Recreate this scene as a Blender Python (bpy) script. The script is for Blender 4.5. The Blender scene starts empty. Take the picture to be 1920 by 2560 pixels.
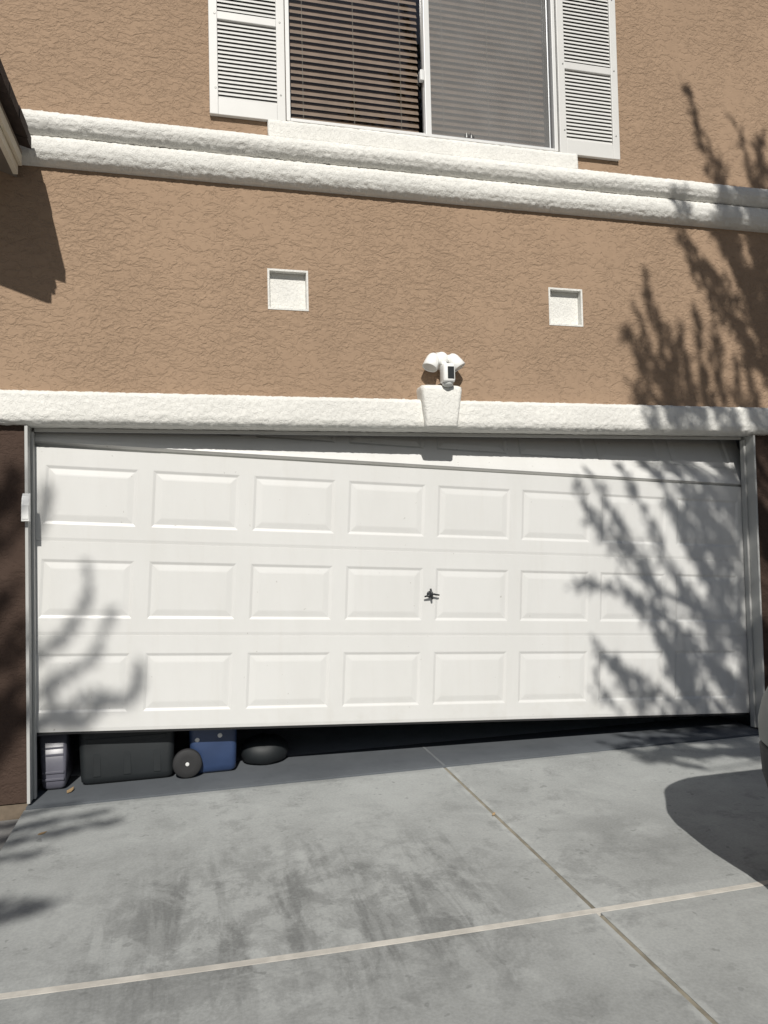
import bpy, bmesh, math, random
import numpy as np
from mathutils import Vector, noise
random.seed(7); np.random.seed(7)
S = bpy.context.scene
COL = S.collection

# ---------------------------------------------------------------- camera
YAW, PITCH, ROLL = 0.2505, 0.0335, -0.0228
cd = bpy.data.cameras.new("camera"); cam = bpy.data.objects.new("camera", cd); COL.objects.link(cam)
cam.location = (0.804, -4.678, 1.42)
fw = Vector((math.sin(YAW)*math.cos(PITCH), math.cos(YAW)*math.cos(PITCH), math.sin(PITCH)))
rt = Vector((math.cos(YAW), -math.sin(YAW), 0)); up = rt.cross(fw)
r2 = rt*math.cos(ROLL) + up*math.sin(ROLL); u2 = -rt*math.sin(ROLL) + up*math.cos(ROLL)
from mathutils import Matrix
cam.rotation_euler = Matrix((r2, u2, -fw)).transposed().to_euler()
cd.sensor_fit = 'VERTICAL'; cd.sensor_height = 24.0; cd.lens = 1900/2560*24.0
cd.clip_start = 0.05; cd.clip_end = 2000
S.camera = cam

# ---------------------------------------------------------------- world, sun, exposure
SX, TAN = 0.18, 0.82                      # light travels (SX, 1, -TAN)
TRAVEL = Vector((SX, 1.0, -TAN)).normalized()
elev = math.asin(-TRAVEL.z); azim = math.atan2(-SX, -1.0)
w = bpy.data.worlds.new("World"); S.world = w; w.use_nodes = True
wn = w.node_tree.nodes; wl = w.node_tree.links
sky = wn.new('ShaderNodeTexSky'); sky.sky_type = 'NISHITA'; sky.sun_disc = False
sky.sun_elevation = elev; sky.sun_rotation = azim % (2*math.pi)
wl.new(sky.outputs[0], wn['Background'].inputs[0]); wn['Background'].inputs[1].default_value = 0.05
sd = bpy.data.lights.new("sun", 'SUN'); sd.energy = 5.0; sd.angle = math.radians(0.5); sd.color = (1.0, 0.965, 0.90)
so = bpy.data.objects.new("sun", sd); COL.objects.link(so)
so.rotation_euler = TRAVEL.to_track_quat('-Z', 'Y').to_euler(); so.location = (0, -10, 12)
S.view_settings.view_transform = 'Standard'; S.view_settings.look = 'None'
S.view_settings.exposure = -0.20; S.view_settings.gamma = 1.0; S.view_settings.use_curve_mapping = False

# ---------------------------------------------------------------- helpers
def tag(o, label=None, cat=None, group=None, kind=None):
    if label: o['label'] = label
    if cat: o['category'] = cat
    if group: o['group'] = group
    if kind: o['kind'] = kind
    return o
def empty(name, loc, label, cat, group=None):
    o = bpy.data.objects.new(name, None); COL.objects.link(o); o.location = loc
    o.empty_display_size = .1
    return tag(o, label, cat, group)
def place(name, me, m, parent=None, smooth=False):
    if m is not None and not me.materials: me.materials.append(m)
    if smooth:
        me.shade_smooth()
    o = bpy.data.objects.new(name, me); COL.objects.link(o)
    if parent is not None:
        o.parent = parent
        base = parent.location + (parent.parent.location if parent.parent else Vector())
        if parent.parent and parent.parent.parent: base = base + parent.parent.parent.location
        o.location = -base                      # meshes are written in world coordinates
    return o
class MB:
    def __init__(s): s.bm = bmesh.new()
    def box(s, x0, x1, y0, y1, z0, z1, bev=0.0):
        vs = [s.bm.verts.new((x, y, z)) for x in (x0, x1) for y in (y0, y1) for z in (z0, z1)]
        F = [(0,1,3,2),(4,6,7,5),(0,4,5,1),(2,3,7,6),(0,2,6,4),(1,5,7,3)]
        fs = [s.bm.faces.new([vs[i] for i in f]) for f in F]
        if bev > 0:
            ed = set(e for f in fs for e in f.edges)
            bmesh.ops.bevel(s.bm, geom=list(ed), offset=bev, segments=2, affect='EDGES', profile=.6)
        return s
    def quad(s, *p): s.bm.faces.new([s.bm.verts.new(q) for q in p]); return s
    def prism(s, pts, axis, a, b):
        """polygon pts (2D) extruded along axis 0/1/2 from a to b"""
        def mk(p, t):
            q = list(p); q.insert(axis, t); return s.bm.verts.new(q)
        A = [mk(p, a) for p in pts]; B = [mk(p, b) for p in pts]
        n = len(pts); s.bm.faces.new(A); s.bm.faces.new(B[::-1])
        for i in range(n): s.bm.faces.new((A[i], B[i], B[(i+1) % n], A[(i+1) % n]))
        return s
    def lathe(s, o, ax, prof, n=24, cap0=True, cap1=True):
        """prof: list of (distance along axis, radius)"""
        o = Vector(o); ax = Vector(ax).normalized(); q = ax.to_track_quat('Z', 'Y')
        rings = []
        for d, r in prof:
            rings.append([s.bm.verts.new(o + ax*d + q @ Vector((r*math.cos(2*math.pi*k/n), r*math.sin(2*math.pi*k/n), 0))) for k in range(n)])
        for a, b in zip(rings, rings[1:]):
            for k in range(n): s.bm.faces.new((a[k], a[(k+1) % n], b[(k+1) % n], b[k]))
        if cap0: s.bm.faces.new(rings[0][::-1])
        if cap1: s.bm.faces.new(rings[-1])
        return s
    def tube(s, pts, rad, n=6):
        pts = [Vector(p) for p in pts]; rings = []
        for i, p in enumerate(pts):
            t = (pts[min(i+1, len(pts)-1)] - pts[max(i-1, 0)]).normalized()
            a = t.cross(Vector((0.31, .2, .93))).normalized(); b = t.cross(a)
            r = rad[i] if isinstance(rad, (list, tuple)) else rad
            rings.append([s.bm.verts.new(p + a*r*math.cos(2*math.pi*k/n) + b*r*math.sin(2*math.pi*k/n)) for k in range(n)])
        for a, b in zip(rings, rings[1:]):
            for k in range(n): s.bm.faces.new((a[k], a[(k+1) % n], b[(k+1) % n], b[k]))
        s.bm.faces.new(rings[0][::-1]); s.bm.faces.new(rings[-1])
        return s
    def loft(s, rings, cap0=True, cap1=True):
        R = [[s.bm.verts.new(p) for p in r] for r in rings]; n = len(R[0])
        for a, b in zip(R, R[1:]):
            for k in range(n): s.bm.faces.new((a[k], a[(k+1) % n], b[(k+1) % n], b[k]))
        if cap0: s.bm.faces.new(R[0][::-1])
        if cap1: s.bm.faces.new(R[-1])
        return s
    def mesh(s, name):
        bmesh.ops.recalc_face_normals(s.bm, faces=s.bm.faces[:])
        me = bpy.data.meshes.new(name); s.bm.to_mesh(me); s.bm.free(); return me
    def build(s, name, m, parent=None, smooth=False):
        return place(name, s.mesh(name), m, parent, smooth)
def grid_mesh(name, P):
    """P: array (a,b,3) of points -> quad mesh"""
    a, b, _ = P.shape
    idx = np.arange(a*b).reshape(a, b)
    F = np.stack([idx[:-1, :-1], idx[1:, :-1], idx[1:, 1:], idx[:-1, 1:]], -1).reshape(-1, 4)
    me = bpy.data.meshes.new(name); me.from_pydata(P.reshape(-1, 3).tolist(), [], F.tolist()); me.update()
    return me

# ---------------------------------------------------------------- materials
class NT:
    def __init__(s, name):
        s.m = bpy.data.materials.new(name); s.m.use_nodes = True
        s.n = s.m.node_tree.nodes; s.l = s.m.node_tree.links; s.b = s.n['Principled BSDF']
        s.co = s.n.new('ShaderNodeTexCoord').outputs['Object']
    def map(s, sc, rot=(0,0,0)):
        g = s.n.new('ShaderNodeMapping'); g.inputs['Scale'].default_value = sc; g.inputs['Rotation'].default_value = rot
        s.l.new(s.co, g.inputs[0]); return g.outputs[0]
    def noise(s, vec, scale, detail=2, rough=.5, dist=0.0):
        g = s.n.new('ShaderNodeTexNoise'); g.inputs['Scale'].default_value = scale; g.inputs['Detail'].default_value = detail
        g.inputs['Roughness'].default_value = rough; g.inputs['Distortion'].default_value = dist
        s.l.new(vec, g.inputs['Vector']); return g.outputs[0]
    def ramp(s, f, a, b, va=0.0, vb=1.0, smooth=True):
        g = s.n.new('ShaderNodeMapRange'); g.interpolation_type = 'SMOOTHSTEP' if smooth else 'LINEAR'
        for k, v in zip((1, 2, 3, 4), (a, b, va, vb)): g.inputs[k].default_value = v
        s.l.new(f, g.inputs[0]); return g.outputs[0]
    def math(s, op, a, b=None):
        g = s.n.new('ShaderNodeMath'); g.operation = op
        for k, v in enumerate((a, b)):
            if v is None: continue
            if isinstance(v, (int, float)): g.inputs[k].default_value = v
            else: s.l.new(v, g.inputs[k])
        return g.outputs[0]
    def mix(s, f, a, b, mode='MIX'):
        g = s.n.new('ShaderNodeMix'); g.data_type = 'RGBA'; g.blend_type = mode
        for k, v in ((0, f), (6, a), (7, b)):
            if isinstance(v, (int, float)): g.inputs[k].default_value = v
            elif isinstance(v, tuple): g.inputs[k].default_value = (*v[:3], 1)
            else: s.l.new(v, g.inputs[k])
        return g.outputs[2]
    def color(s, c):
        if isinstance(c, tuple): s.b.inputs['Base Color'].default_value = (*c[:3], 1)
        else: s.l.new(c, s.b.inputs['Base Color'])
    def bump(s, h, strength, dist):
        g = s.n.new('ShaderNodeBump'); g.inputs['Strength'].default_value = strength; g.inputs['Distance'].default_value = dist
        s.l.new(h, g.inputs['Height']); s.l.new(g.outputs[0], s.b.inputs['Normal'])
    def sep(s):
        g = s.n.new('ShaderNodeSeparateXYZ'); s.l.new(s.co, g.inputs[0]); return g.outputs
    def rough(s, r): s.b.inputs['Roughness'].default_value = r

def plain(name, c, rough=.5, var=.06, metal=0.0, vs=6.0, bump=0.0):
    t = NT(name); t.rough(rough); t.b.inputs['Metallic'].default_value = metal
    f = t.noise(t.co, vs, 4, .6)
    lo = tuple(k*(1-var) for k in c); hi = tuple(min(1, k*(1+var)) for k in c)
    t.color(t.mix(t.ramp(f, .3, .7), lo, hi))
    if bump: t.bump(t.noise(t.co, vs*12, 3), bump, .002)
    return t.m

def stucco(name, c, dist=.009, strength=.66, sc=12.5, stretch=1.45, var=.05, grain=.12):
    """knock-down stucco: flat trowelled plateaus broken by ragged ledges"""
    t = NT(name); t.rough(.92); t.b.inputs['Specular IOR Level'].default_value = .12
    v = t.map((1, 1, stretch))
    n1 = t.noise(v, sc, 4, .62, 1.1)
    n2 = t.noise(v, sc*2.1, 4, .6, .7)
    area = t.noise(t.co, 1.6, 2)                                  # trowel pressure differs from place to place
    th = t.ramp(area, .35, .65, -.075, .075, False)
    p1 = t.ramp(t.math('ADD', n1, th), .40, .54)
    p2 = t.ramp(t.math('ADD', n2, th), .38, .52)
    h = t.math('ADD', t.math('MULTIPLY', p1, .55), t.math('MULTIPLY', p2, .45))
    h = t.math('ADD', h, t.math('MULTIPLY', t.noise(t.co, 110, 3, .6), grain))
    big = t.ramp(t.noise(t.co, .8, 5, .68), .3, .7)
    c1 = t.mix(big, tuple(k*(1-var) for k in c), tuple(min(1, k*(1+var)) for k in c))
    drip = t.ramp(t.noise(t.map((5, 5, .35)), 1.0, 4, .6), .42, .7)
    c1 = t.mix(t.math('MULTIPLY', drip, .14), c1, tuple(k*.72 for k in c))
    c2 = t.mix(t.math('MULTIPLY', t.ramp(t.noise(v, 26, 3, .6), .35, .7), .16), c1, tuple(k*.72 for k in c))
    t.color(c2); t.bump(h, strength, dist)
    return t.m
def lumpy(name, c):
    """soft lumpy float finish of the painted foam trim"""
    t = NT(name); t.rough(.9); t.b.inputs['Specular IOR Level'].default_value = .15
    h = t.math('ADD', t.math('MULTIPLY', t.ramp(t.noise(t.co, 52, 4, .64, .8), .38, .56), .8), t.math('MULTIPLY', t.noise(t.co, 130, 3, .6), .5))
    big = t.ramp(t.noise(t.co, 2.2, 5, .7), .35, .7)
    col = t.mix(big, tuple(k*.90 for k in c), c)
    pits = t.ramp(t.noise(t.co, 62, 2, .5), .62, .72)
    t.color(t.mix(t.math('MULTIPLY', pits, .10), col, tuple(k*.55 for k in c))); t.bump(h, .55, .004)
    return t.m

M = {}
M['tan'] = stucco('tan_stucco', (.340, .239, .164))
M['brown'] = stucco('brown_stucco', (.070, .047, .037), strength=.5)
M['trim'] = lumpy('white_stucco', (.77, .76, .72))
M['white'] = plain('white_paint', (.45, .45, .435), .45, .02, vs=3)
t = NT('door_paint'); t.rough(.42)
f = t.mix(t.ramp(t.noise(t.map((1.2, 1, .5)), 2.2, 5, .65), .3, .7), (.615, .612, .595), (.645, .643, .628))
f = t.mix(t.math('MULTIPLY', t.ramp(t.noise(t.map((14, 1, 1.2)), 1.0, 4, .6), .52, .72), .10), f, (.50, .47, .42))
f = t.mix(t.math('MULTIPLY', t.ramp(t.noise(t.co, 34, 2, .5), .735, .77), .5), f, (.30, .28, .25))
low_ = t.math('MULTIPLY', t.ramp(t.sep()[2], .12, .55, 1, 0), t.ramp(t.noise(t.co, 6, 5, .7), .45, .7))
f = t.mix(t.math('MULTIPLY', low_, .22), f, (.45, .42, .36))
t.color(f); t.bump(t.noise(t.map((60, 60, 12)), 1.0, 3, .6), .05, .002); M['door'] = t.m
M['shutter'] = plain('shutter_vinyl', (.62, .615, .595), .45, .02)
M['vinyl'] = plain('frame_vinyl', (.66, .66, .65), .35, .02)
M['alum'] = plain('aluminium', (.45, .46, .47), .4, .05, metal=.7)
M['dark'] = plain('dark_gap', (.03, .03, .032), .7)
M['plastic'] = plain('white_plastic', (.82, .82, .80), .3, .02)
M['black'] = plain('black_plastic', (.018, .02, .022), .38, .1)
M['rubber'] = plain('black_rubber', (.022, .022, .023), .75, .15)
M['blackmetal'] = plain('black_metal', (.02, .022, .025), .4)
M['lens'] = plain('lamp_lens', (.55, .56, .55), .25)
M['blue'] = plain('blue_plastic', (.028, .050, .115), .35, .1)
M['greybin'] = plain('grey_plastic', (.10, .10, .125), .35, .1)
M['blackbin'] = plain('charcoal_plastic', (.012, .015, .017), .6, .12)
M['wood'] = plain('blind_slat', (.37, .265, .19), .5, .1, vs=9)
M['cord'] = plain('blind_cord', (.42, .36, .28), .8)
M['fascia'] = plain('fascia_paint', (.70, .66, .55), .6, .05, vs=8, bump=.15)
M['soffit'] = plain('soffit_paint', (.20, .17, .14), .7)
M['tile'] = plain('roof_tile', (.05, .037, .034), .85, .3, vs=14, bump=.5)
M['room'] = plain('room_wall', (.34, .33, .32), .9)
M['garagewall'] = plain('garage_wall', (.62, .63, .64), .9, .05)
M['bark'] = plain('bark', (.10, .075, .055), .9, .3, vs=14, bump=.5)
M['dryleaf'] = plain('dry_leaf', (.34, .23, .12), .8, .2, vs=40)
M['screw'] = plain('screw_head', (.25, .25, .24), .4, metal=.5)
t = NT('leaf_green'); t.rough(.6); t.color(t.mix(t.ramp(t.noise(t.co, 3, 2), .3, .7), (.045, .075, .025), (.10, .13, .05))); M['leaf'] = t.m

def glass_mat(name, tint, refl=.9):
    m = bpy.data.materials.new(name); m.use_nodes = True; n = m.node_tree.nodes; l = m.node_tree.links
    n.remove(n['Principled BSDF']); tr = n.new('ShaderNodeBsdfTransparent'); tr.inputs[0].default_value = (*tint, 1)
    gl = n.new('ShaderNodeBsdfGlossy'); gl.inputs['Roughness'].default_value = .02
    fr = n.new('ShaderNodeFresnel'); fr.inputs[0].default_value = 1.45
    mx = n.new('ShaderNodeMixShader'); l.new(fr.outputs[0], mx.inputs[0]); l.new(tr.outputs[0], mx.inputs[1]); l.new(gl.outputs[0], mx.inputs[2])
    l.new(mx.outputs[0], n['Material Output'].inputs[0]); return m
M['glass'] = glass_mat('window_glass', (.74, .76, .78))
M['carglass'] = glass_mat('car_glass', (.12, .13, .13))
def screen_mat():
    m = bpy.data.materials.new('insect_mesh'); m.use_nodes = True; n = m.node_tree.nodes; l = m.node_tree.links
    b = n['Principled BSDF']; b.inputs['Base Color'].default_value = (.30, .295, .29, 1); b.inputs['Roughness'].default_value = .7
    tr = n.new('ShaderNodeBsdfTransparent'); mx = n.new('ShaderNodeMixShader')
    tc = n.new('ShaderNodeTexCoord'); no = n.new('ShaderNodeTexNoise'); no.inputs['Scale'].default_value = 5; no.inputs['Detail'].default_value = 5
    l.new(tc.outputs['Object'], no.inputs['Vector'])
    mr = n.new('ShaderNodeMapRange'); mr.inputs[1].default_value = .3; mr.inputs[2].default_value = .7; mr.inputs[3].default_value = .36; mr.inputs[4].default_value = .46
    l.new(no.outputs[0], mr.inputs[0]); l.new(mr.outputs[0], mx.inputs[0])
    l.new(tr.outputs[0], mx.inputs[1]); l.new(b.outputs[0], mx.inputs[2]); l.new(mx.outputs[0], n['Material Output'].inputs[0]); return m
M['mesh'] = screen_mat()

def concrete(name, c, stain=True):
    t = NT(name); t.rough(.9); t.b.inputs['Specular IOR Level'].default_value = .2
    xyz = t.sep()
    cloud = t.noise(t.co, 1.5, 6, .62, .3)
    mott = t.noise(t.co, 9, 5, .62)
    st = t.map((9, 1.1, 1), (0, 0, .12)); streak = t.noise(st, 1.0, 5, .65, .4)
    col = t.mix(t.ramp(cloud, .3, .7), tuple(k*.86 for k in c), tuple(k*1.08 for k in c))
    col = t.mix(t.math('MULTIPLY', t.ramp(mott, .5, .75), .35), col, tuple(k*.70 for k in c))
    col = t.mix(t.math('MULTIPLY', t.ramp(mott, .3, .45, 1, 0), .25), col, tuple(min(1, k*1.2) for k in c))
    if stain:
        # worn tyre band above the cross joint: darker, streaked along the drive
        def band(o, a0, a1, b0, b1):
            return t.math('MULTIPLY', t.ramp(o, a0, a1), t.ramp(o, b0, b1, 1, 0))
        zone = t.math('MULTIPLY', band(xyz[1], -2.6, -2.0, -1.45, -.6), band(xyz[0], .1, .75, 1.8, 2.25))
        patch = t.ramp(t.noise(t.map((1, .8, 1)), 5.2, 7, .72, .4), .44, .57)
        f = t.math('MULTIPLY', zone, t.math('ADD', t.math('MULTIPLY', patch, .48), t.math('MULTIPLY', t.ramp(streak, .46, .62), .40)))
        col = t.mix(f, col, tuple(k*.36 for k in c))
        front = t.ramp(xyz[1], -2.9, -1.95, 1, 0)
        col = t.mix(t.math('MULTIPLY', front, t.ramp(t.noise(t.co, 2.2, 6, .68, .4), .36, .58, .12, .62)), col, tuple(k*.52 for k in c))
        zone2 = t.math('MULTIPLY', band(xyz[1], -2.0, -1.6, -1.3, -.9), band(xyz[0], 2.4, 2.75, 2.9, 3.3))
        col = t.mix(t.math('MULTIPLY', zone2, t.ramp(t.noise(t.co, 3.1, 4, .6), .38, .6, .1, .6)), col, tuple(k*.5 for k in c))
        sm = t.math('MULTIPLY', t.ramp(t.noise(t.co, 5.5, 6, .7, .3), .50, .66), t.ramp(t.noise(t.co, 1.1, 2), .40, .58))
        col = t.mix(t.math('MULTIPLY', sm, .5), col, tuple(k*.5 for k in c))
        wash = t.math('MULTIPLY', t.ramp(t.noise(t.co, 3.3, 5, .66, .6), .55, .68), .30)
        col = t.mix(wash, col, tuple(min(1, k*1.32) for k in c))
        spots = t.ramp(t.noise(t.co, 19, 2, .5), .685, .74)
        col = t.mix(t.math('MULTIPLY', spots, .5), col, tuple(k*.4 for k in c))
        edge = t.math('MULTIPLY', t.ramp(t.math('ABSOLUTE', t.math('SUBTRACT', xyz[0], 2.31)), .02, .045, 1, 0), t.ramp(t.noise(t.co, 7, 3, .6), .42, .56))
        col = t.mix(t.math('MULTIPLY', edge, .4), col, tuple(min(1, k*1.45) for k in c))
        grit = t.ramp(t.noise(t.co, 85, 3, .6), .3, .7)
        col = t.mix(.16, col, t.mix(grit, tuple(k*.6 for k in c), tuple(min(1, k*1.35) for k in c)))
    t.color(col)
    h = t.math('ADD', t.math('MULTIPLY', t.noise(t.co, 220, 3, .6), .6), t.math('MULTIPLY', streak, .4))
    t.bump(h, .25, .003)
    return t.m
M['concrete'] = concrete('driveway_concrete', (.335, .345, .338))
M['walk'] = concrete('walkway_concrete', (.27, .265, .255), False)
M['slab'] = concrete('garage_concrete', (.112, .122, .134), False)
M['slab_in'] = concrete('garage_inner_lightened', (.36, .39, .42), False)  # colour made paler than the front slab to brighten the shaded interior
M['joint_grey'] = plain('grey_joint', (.16, .17, .18), .9)
M['joint_pale'] = plain('pale_joint_filler', (.50, .475, .43), .9, .15, vs=10)
M['joint_tan'] = plain('tan_joint_filler', (.22, .20, .155), .9, .25, vs=12)
M['soil'] = plain('gravel_soil', (.13, .105, .085), .95, .3, vs=18, bump=.6)

# ---------------------------------------------------------------- ground
tag(MB().box(-300, 300, -300, 300, -.6, -.13).build('ground', M['soil']), kind='structure')
def drive_z(y): return -.004 - .02*max(0.0, (-y - .2))
drive = MB().box(-.09, 5.2, -9.45, -.165, -.43, -.215).build('driveway', M['walk']); tag(drive, kind='structure')
tag(MB().box(-300, 300, -19.5, -9.5, -.5, -.122).build('street', plain('asphalt', (.05, .05, .052), .9, .2, vs=3, bump=.4)), kind='structure')
XJ = 2.31
def bow(x): return .040 - .0115*x - .040*max(0.0, 1-((x-1.9)/1.9)**2)
def slab(x0, x1, y0, y1, name='concrete_slab'):
    nx = 24; ny = 30
    xs = np.linspace(x0, x1, nx); ys = np.linspace(y0, y1, ny)
    b = MB(); e = .006
    def yy(x, y):                                                  # the cross joint was tooled slightly bowed
        k = max(0.0, 1-abs(y-YJ)/1.2)
        return y + k*bow(x)
    top = [[b.bm.verts.new((x, yy(x, y), drive_z(y) - (e if i in (0, nx-1) or y in (ys[0], ys[-1]) else 0))) for y in ys] for i, x in enumerate(xs)]
    for i in range(nx-1):
        for j in range(ny-1): b.bm.faces.new((top[i][j], top[i+1][j], top[i+1][j+1], top[i][j+1]))
    rim = [top[i][0] for i in range(nx)] + [top[-1][j] for j in range(1, ny)] + [top[i][-1] for i in range(nx-2, -1, -1)] + [top[0][j] for j in range(ny-2, 0, -1)]
    low = [b.bm.verts.new((v.co.x, v.co.y, -.42)) for v in rim]
    n = len(rim)
    for k in range(n): b.bm.faces.new((rim[k], rim[(k+1) % n], low[(k+1) % n], low[k]))
    return b.build(name, M['concrete'], drive)
YJ = -1.945; g = .009; gj = .0165
slab(-.085, XJ-g, YJ+gj, -.158); slab(XJ+g, 5.15, YJ+gj, -.158)
slab(-.085, XJ-g, -4.4, YJ-gj); slab(XJ+g, 5.15, -4.4, YJ-gj)
slab(-.085, XJ-g, -9.3, -4.44); slab(XJ+g, 5.15, -9.3, -4.44)
def strip(name, pts, m):
    """thin filler bar following the slope"""
    b = MB(); b.loft([[(x0, y0, z0), (x1, y1, z1), (x1, y1, z1-.05), (x0, y0, z0-.05)] for (x0, y0, z0), (x1, y1, z1) in pts])
    return b.build(name, m, drive)
random.seed(3)
strip('cross_joint', [((x, YJ+bow(x)-.0160+random.uniform(-.0004, .0004), drive_z(YJ)-.004), (x, YJ+bow(x)+.0160+random.uniform(-.0004, .0004), drive_z(YJ)-.004)) for x in np.linspace(-.08, 5.1, 40)], M['joint_pale'])
for y0, y1 in ((-1.965, -.165), (-9.2, -2.005)):
    strip('centre_joint', [((XJ-.0085, y, drive_z(y)-.007), (XJ+.0085, y, drive_z(y)-.007)) for y in np.linspace(y0, y1, 20)], M['joint_tan'])
MB().box(-3, -.115, -9.3, -.092, -.3, -.072, .008).build('walkway', M['walk'])['kind'] = 'structure'
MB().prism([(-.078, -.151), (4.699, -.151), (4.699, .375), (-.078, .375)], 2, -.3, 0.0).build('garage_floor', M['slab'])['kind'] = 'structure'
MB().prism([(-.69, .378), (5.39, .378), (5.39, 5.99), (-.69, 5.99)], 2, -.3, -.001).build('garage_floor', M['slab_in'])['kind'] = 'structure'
MB().box(2.302, 2.318, -.150, .30, -.02, .0016).build('centre_joint', M['joint_grey'], drive)
MB().box(4.71, 5.16, -.152, -.105, -.3, -.02).build('kerb_strip', M['walk'])['kind'] = 'structure'

# ---------------------------------------------------------------- house
house = empty('house', (2.33, 0, 0), 'tan stucco two storey house front with white trim and an upstairs window', 'house')
WY = -.10
def wall_with_holes(x0, x1, z0, z1, holes, y, thick):
    xs = sorted({x0, x1, *[h[0] for h in holes], *[h[1] for h in holes]}); zs = sorted({z0, z1, *[h[2] for h in holes], *[h[3] for h in holes]})
    b = MB(); V = {}
    def v(x, yy, z):
        k = (x, yy, z)
        if k not in V: V[k] = b.bm.verts.new(k)
        return V[k]
    def hole(i, j):
        if i < 0 or j < 0 or i >= len(xs)-1 or j >= len(zs)-1: return True
        cx = (xs[i]+xs[i+1])/2; cz = (zs[j]+zs[j+1])/2
        return any(h[0] < cx < h[1] and h[2] < cz < h[3] for h in holes)
    for i in range(len(xs)-1):
        for j in range(len(zs)-1):
            if hole(i, j): continue
            a, c, d, e = xs[i], xs[i+1], zs[j], zs[j+1]
            for yy in (y, y+thick): b.bm.faces.new([v(a, yy, d), v(c, yy, d), v(c, yy, e), v(a, yy, e)])
            for (ii, jj, p, q) in ((i-1, j, (a, d), (a, e)), (i+1, j, (c, d), (c, e)), (i, j-1, (a, d), (c, d)), (i, j+1, (a, e), (c, e))):
                if hole(ii, jj): b.bm.faces.new([v(p[0], y, p[1]), v(q[0], y, q[1]), v(q[0], y+thick, q[1]), v(p[0], y+thick, p[1])])
    return b
WIN = (1.412, 3.240, 3.985, 5.235)
SQ = [(1.284, 1.524, 2.820, 3.062), (3.144, 3.385, 2.811, 3.057)]
wall_with_holes(-2.6, 7.2, 2.19, 5.9, [WIN] + SQ, WY, .094).build('wall', M['tan'], house)
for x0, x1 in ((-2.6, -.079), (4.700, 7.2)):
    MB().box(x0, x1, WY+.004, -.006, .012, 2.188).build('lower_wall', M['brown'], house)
    MB().box(x0, x1, WY+.012, -.006, -.35, .004).build('foundation', plain('stem_wall', (.16, .125, .09), .95, .2, vs=9, bump=.4), house)
for a, b_, c, d in SQ:                                                                  # recessed white squares
    D = .042; n = MB()
    n.bm.free(); n = wall_with_holes(a-.004, b_+.004, c-.004, d+.004, [(a+.008, b_-.008, c+.008, d-.008)], WY-.003, D)
    n.quad((a, WY+D, c), (b_, WY+D, c), (b_, WY+D, d), (a, WY+D, d))
    n.build('niche_panel', M['trim'], house)

def moulding(name, prof, x0, x1, step, amp, seed, m=None, endcap=True):
    """stucco-coated foam trim: profile (y,z) swept along x and roughened"""
    # resample the profile
    P = [Vector((0, p[0], p[1])) for p in prof]; out = []
    for a, b in zip(P, P[1:]):
        k = max(1, int((b-a).length/step))
        out += [a.lerp(b, i/k) for i in range(k)]
    out.append(P[-1]); n = len(out)
    nx = int((x1-x0)/step)+1; xs = np.linspace(x0, x1, nx)
    nor = []
    for i in range(n):
        t = out[min(i+1, n-1)] - out[max(i-1, 0)]; nor.append(Vector((0, -t.z, t.y)).normalized())
    G = np.zeros((nx, n, 3))
    for i, x in enumerate(xs):
        ef = min(1.0, (x-x0)/.02, (x1-x)/.02)
        for j in range(n):
            q = Vector((x, out[j].y, out[j].z)); s = q + Vector((seed*7.3, 0, 0))
            e = noise.noise(Vector((s.x*30, s.y*48, s.z*48)))*.5 + noise.noise(Vector((s.x*70, s.y*90, s.z*90)))*.6 + .3*noise.noise(Vector((s.x*3, 1, seed)))
            k = min(1.0, min(j, n-1-j)/2.0)
            G[i, j] = q + nor[j]*(amp*e*k)
    me = grid_mesh(name, G)
    bm = bmesh.new(); bm.from_mesh(me)
    bm.verts.ensure_lookup_table()
    bm.faces.new([bm.verts[j] for j in range(n)]); bm.faces.new([bm.verts[(nx-1)*n+j] for j in range(n)][::-1])
    bmesh.ops.recalc_face_normals(bm, faces=bm.faces[:])
    bm.to_mesh(me); bm.free()
    return place(name, me, m or M['trim'], house, True)
Y0 = WY+.002
moulding('upper_belt', [(Y0, 3.850), (-.17, 3.848), (-.203, 3.83), (-.215, 3.80), (-.213, 3.772), (-.195, 3.74), (-.165, 3.718), (Y0, 3.714)], -.9, 7.2, .009, .007, 1)
moulding('lower_belt', [(Y0, 3.712), (-.165, 3.710), (-.178, 3.69), (-.182, 3.655), (-.175, 3.62), (-.155, 3.588), (-.13, 3.570), (Y0, 3.564)], -.9, 7.2, .009, .007, 2)
moulding('window_sill', [(Y0, 3.975), (-.128, 3.975), (-.147, 3.958), (-.150, 3.90), (-.150, 3.853), (Y0, 3.853)], 1.296, 3.362, .012, .005, 3)
moulding('garage_lintel', [(Y0, 2.279), (-.145, 2.279), (-.163, 2.262), (-.166, 2.20), (-.166, 2.14), (-.158, 2.112), (-.135, 2.092), (-.01, 2.088)], -2.6, 7.2, .009, .0065, 4)
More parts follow.
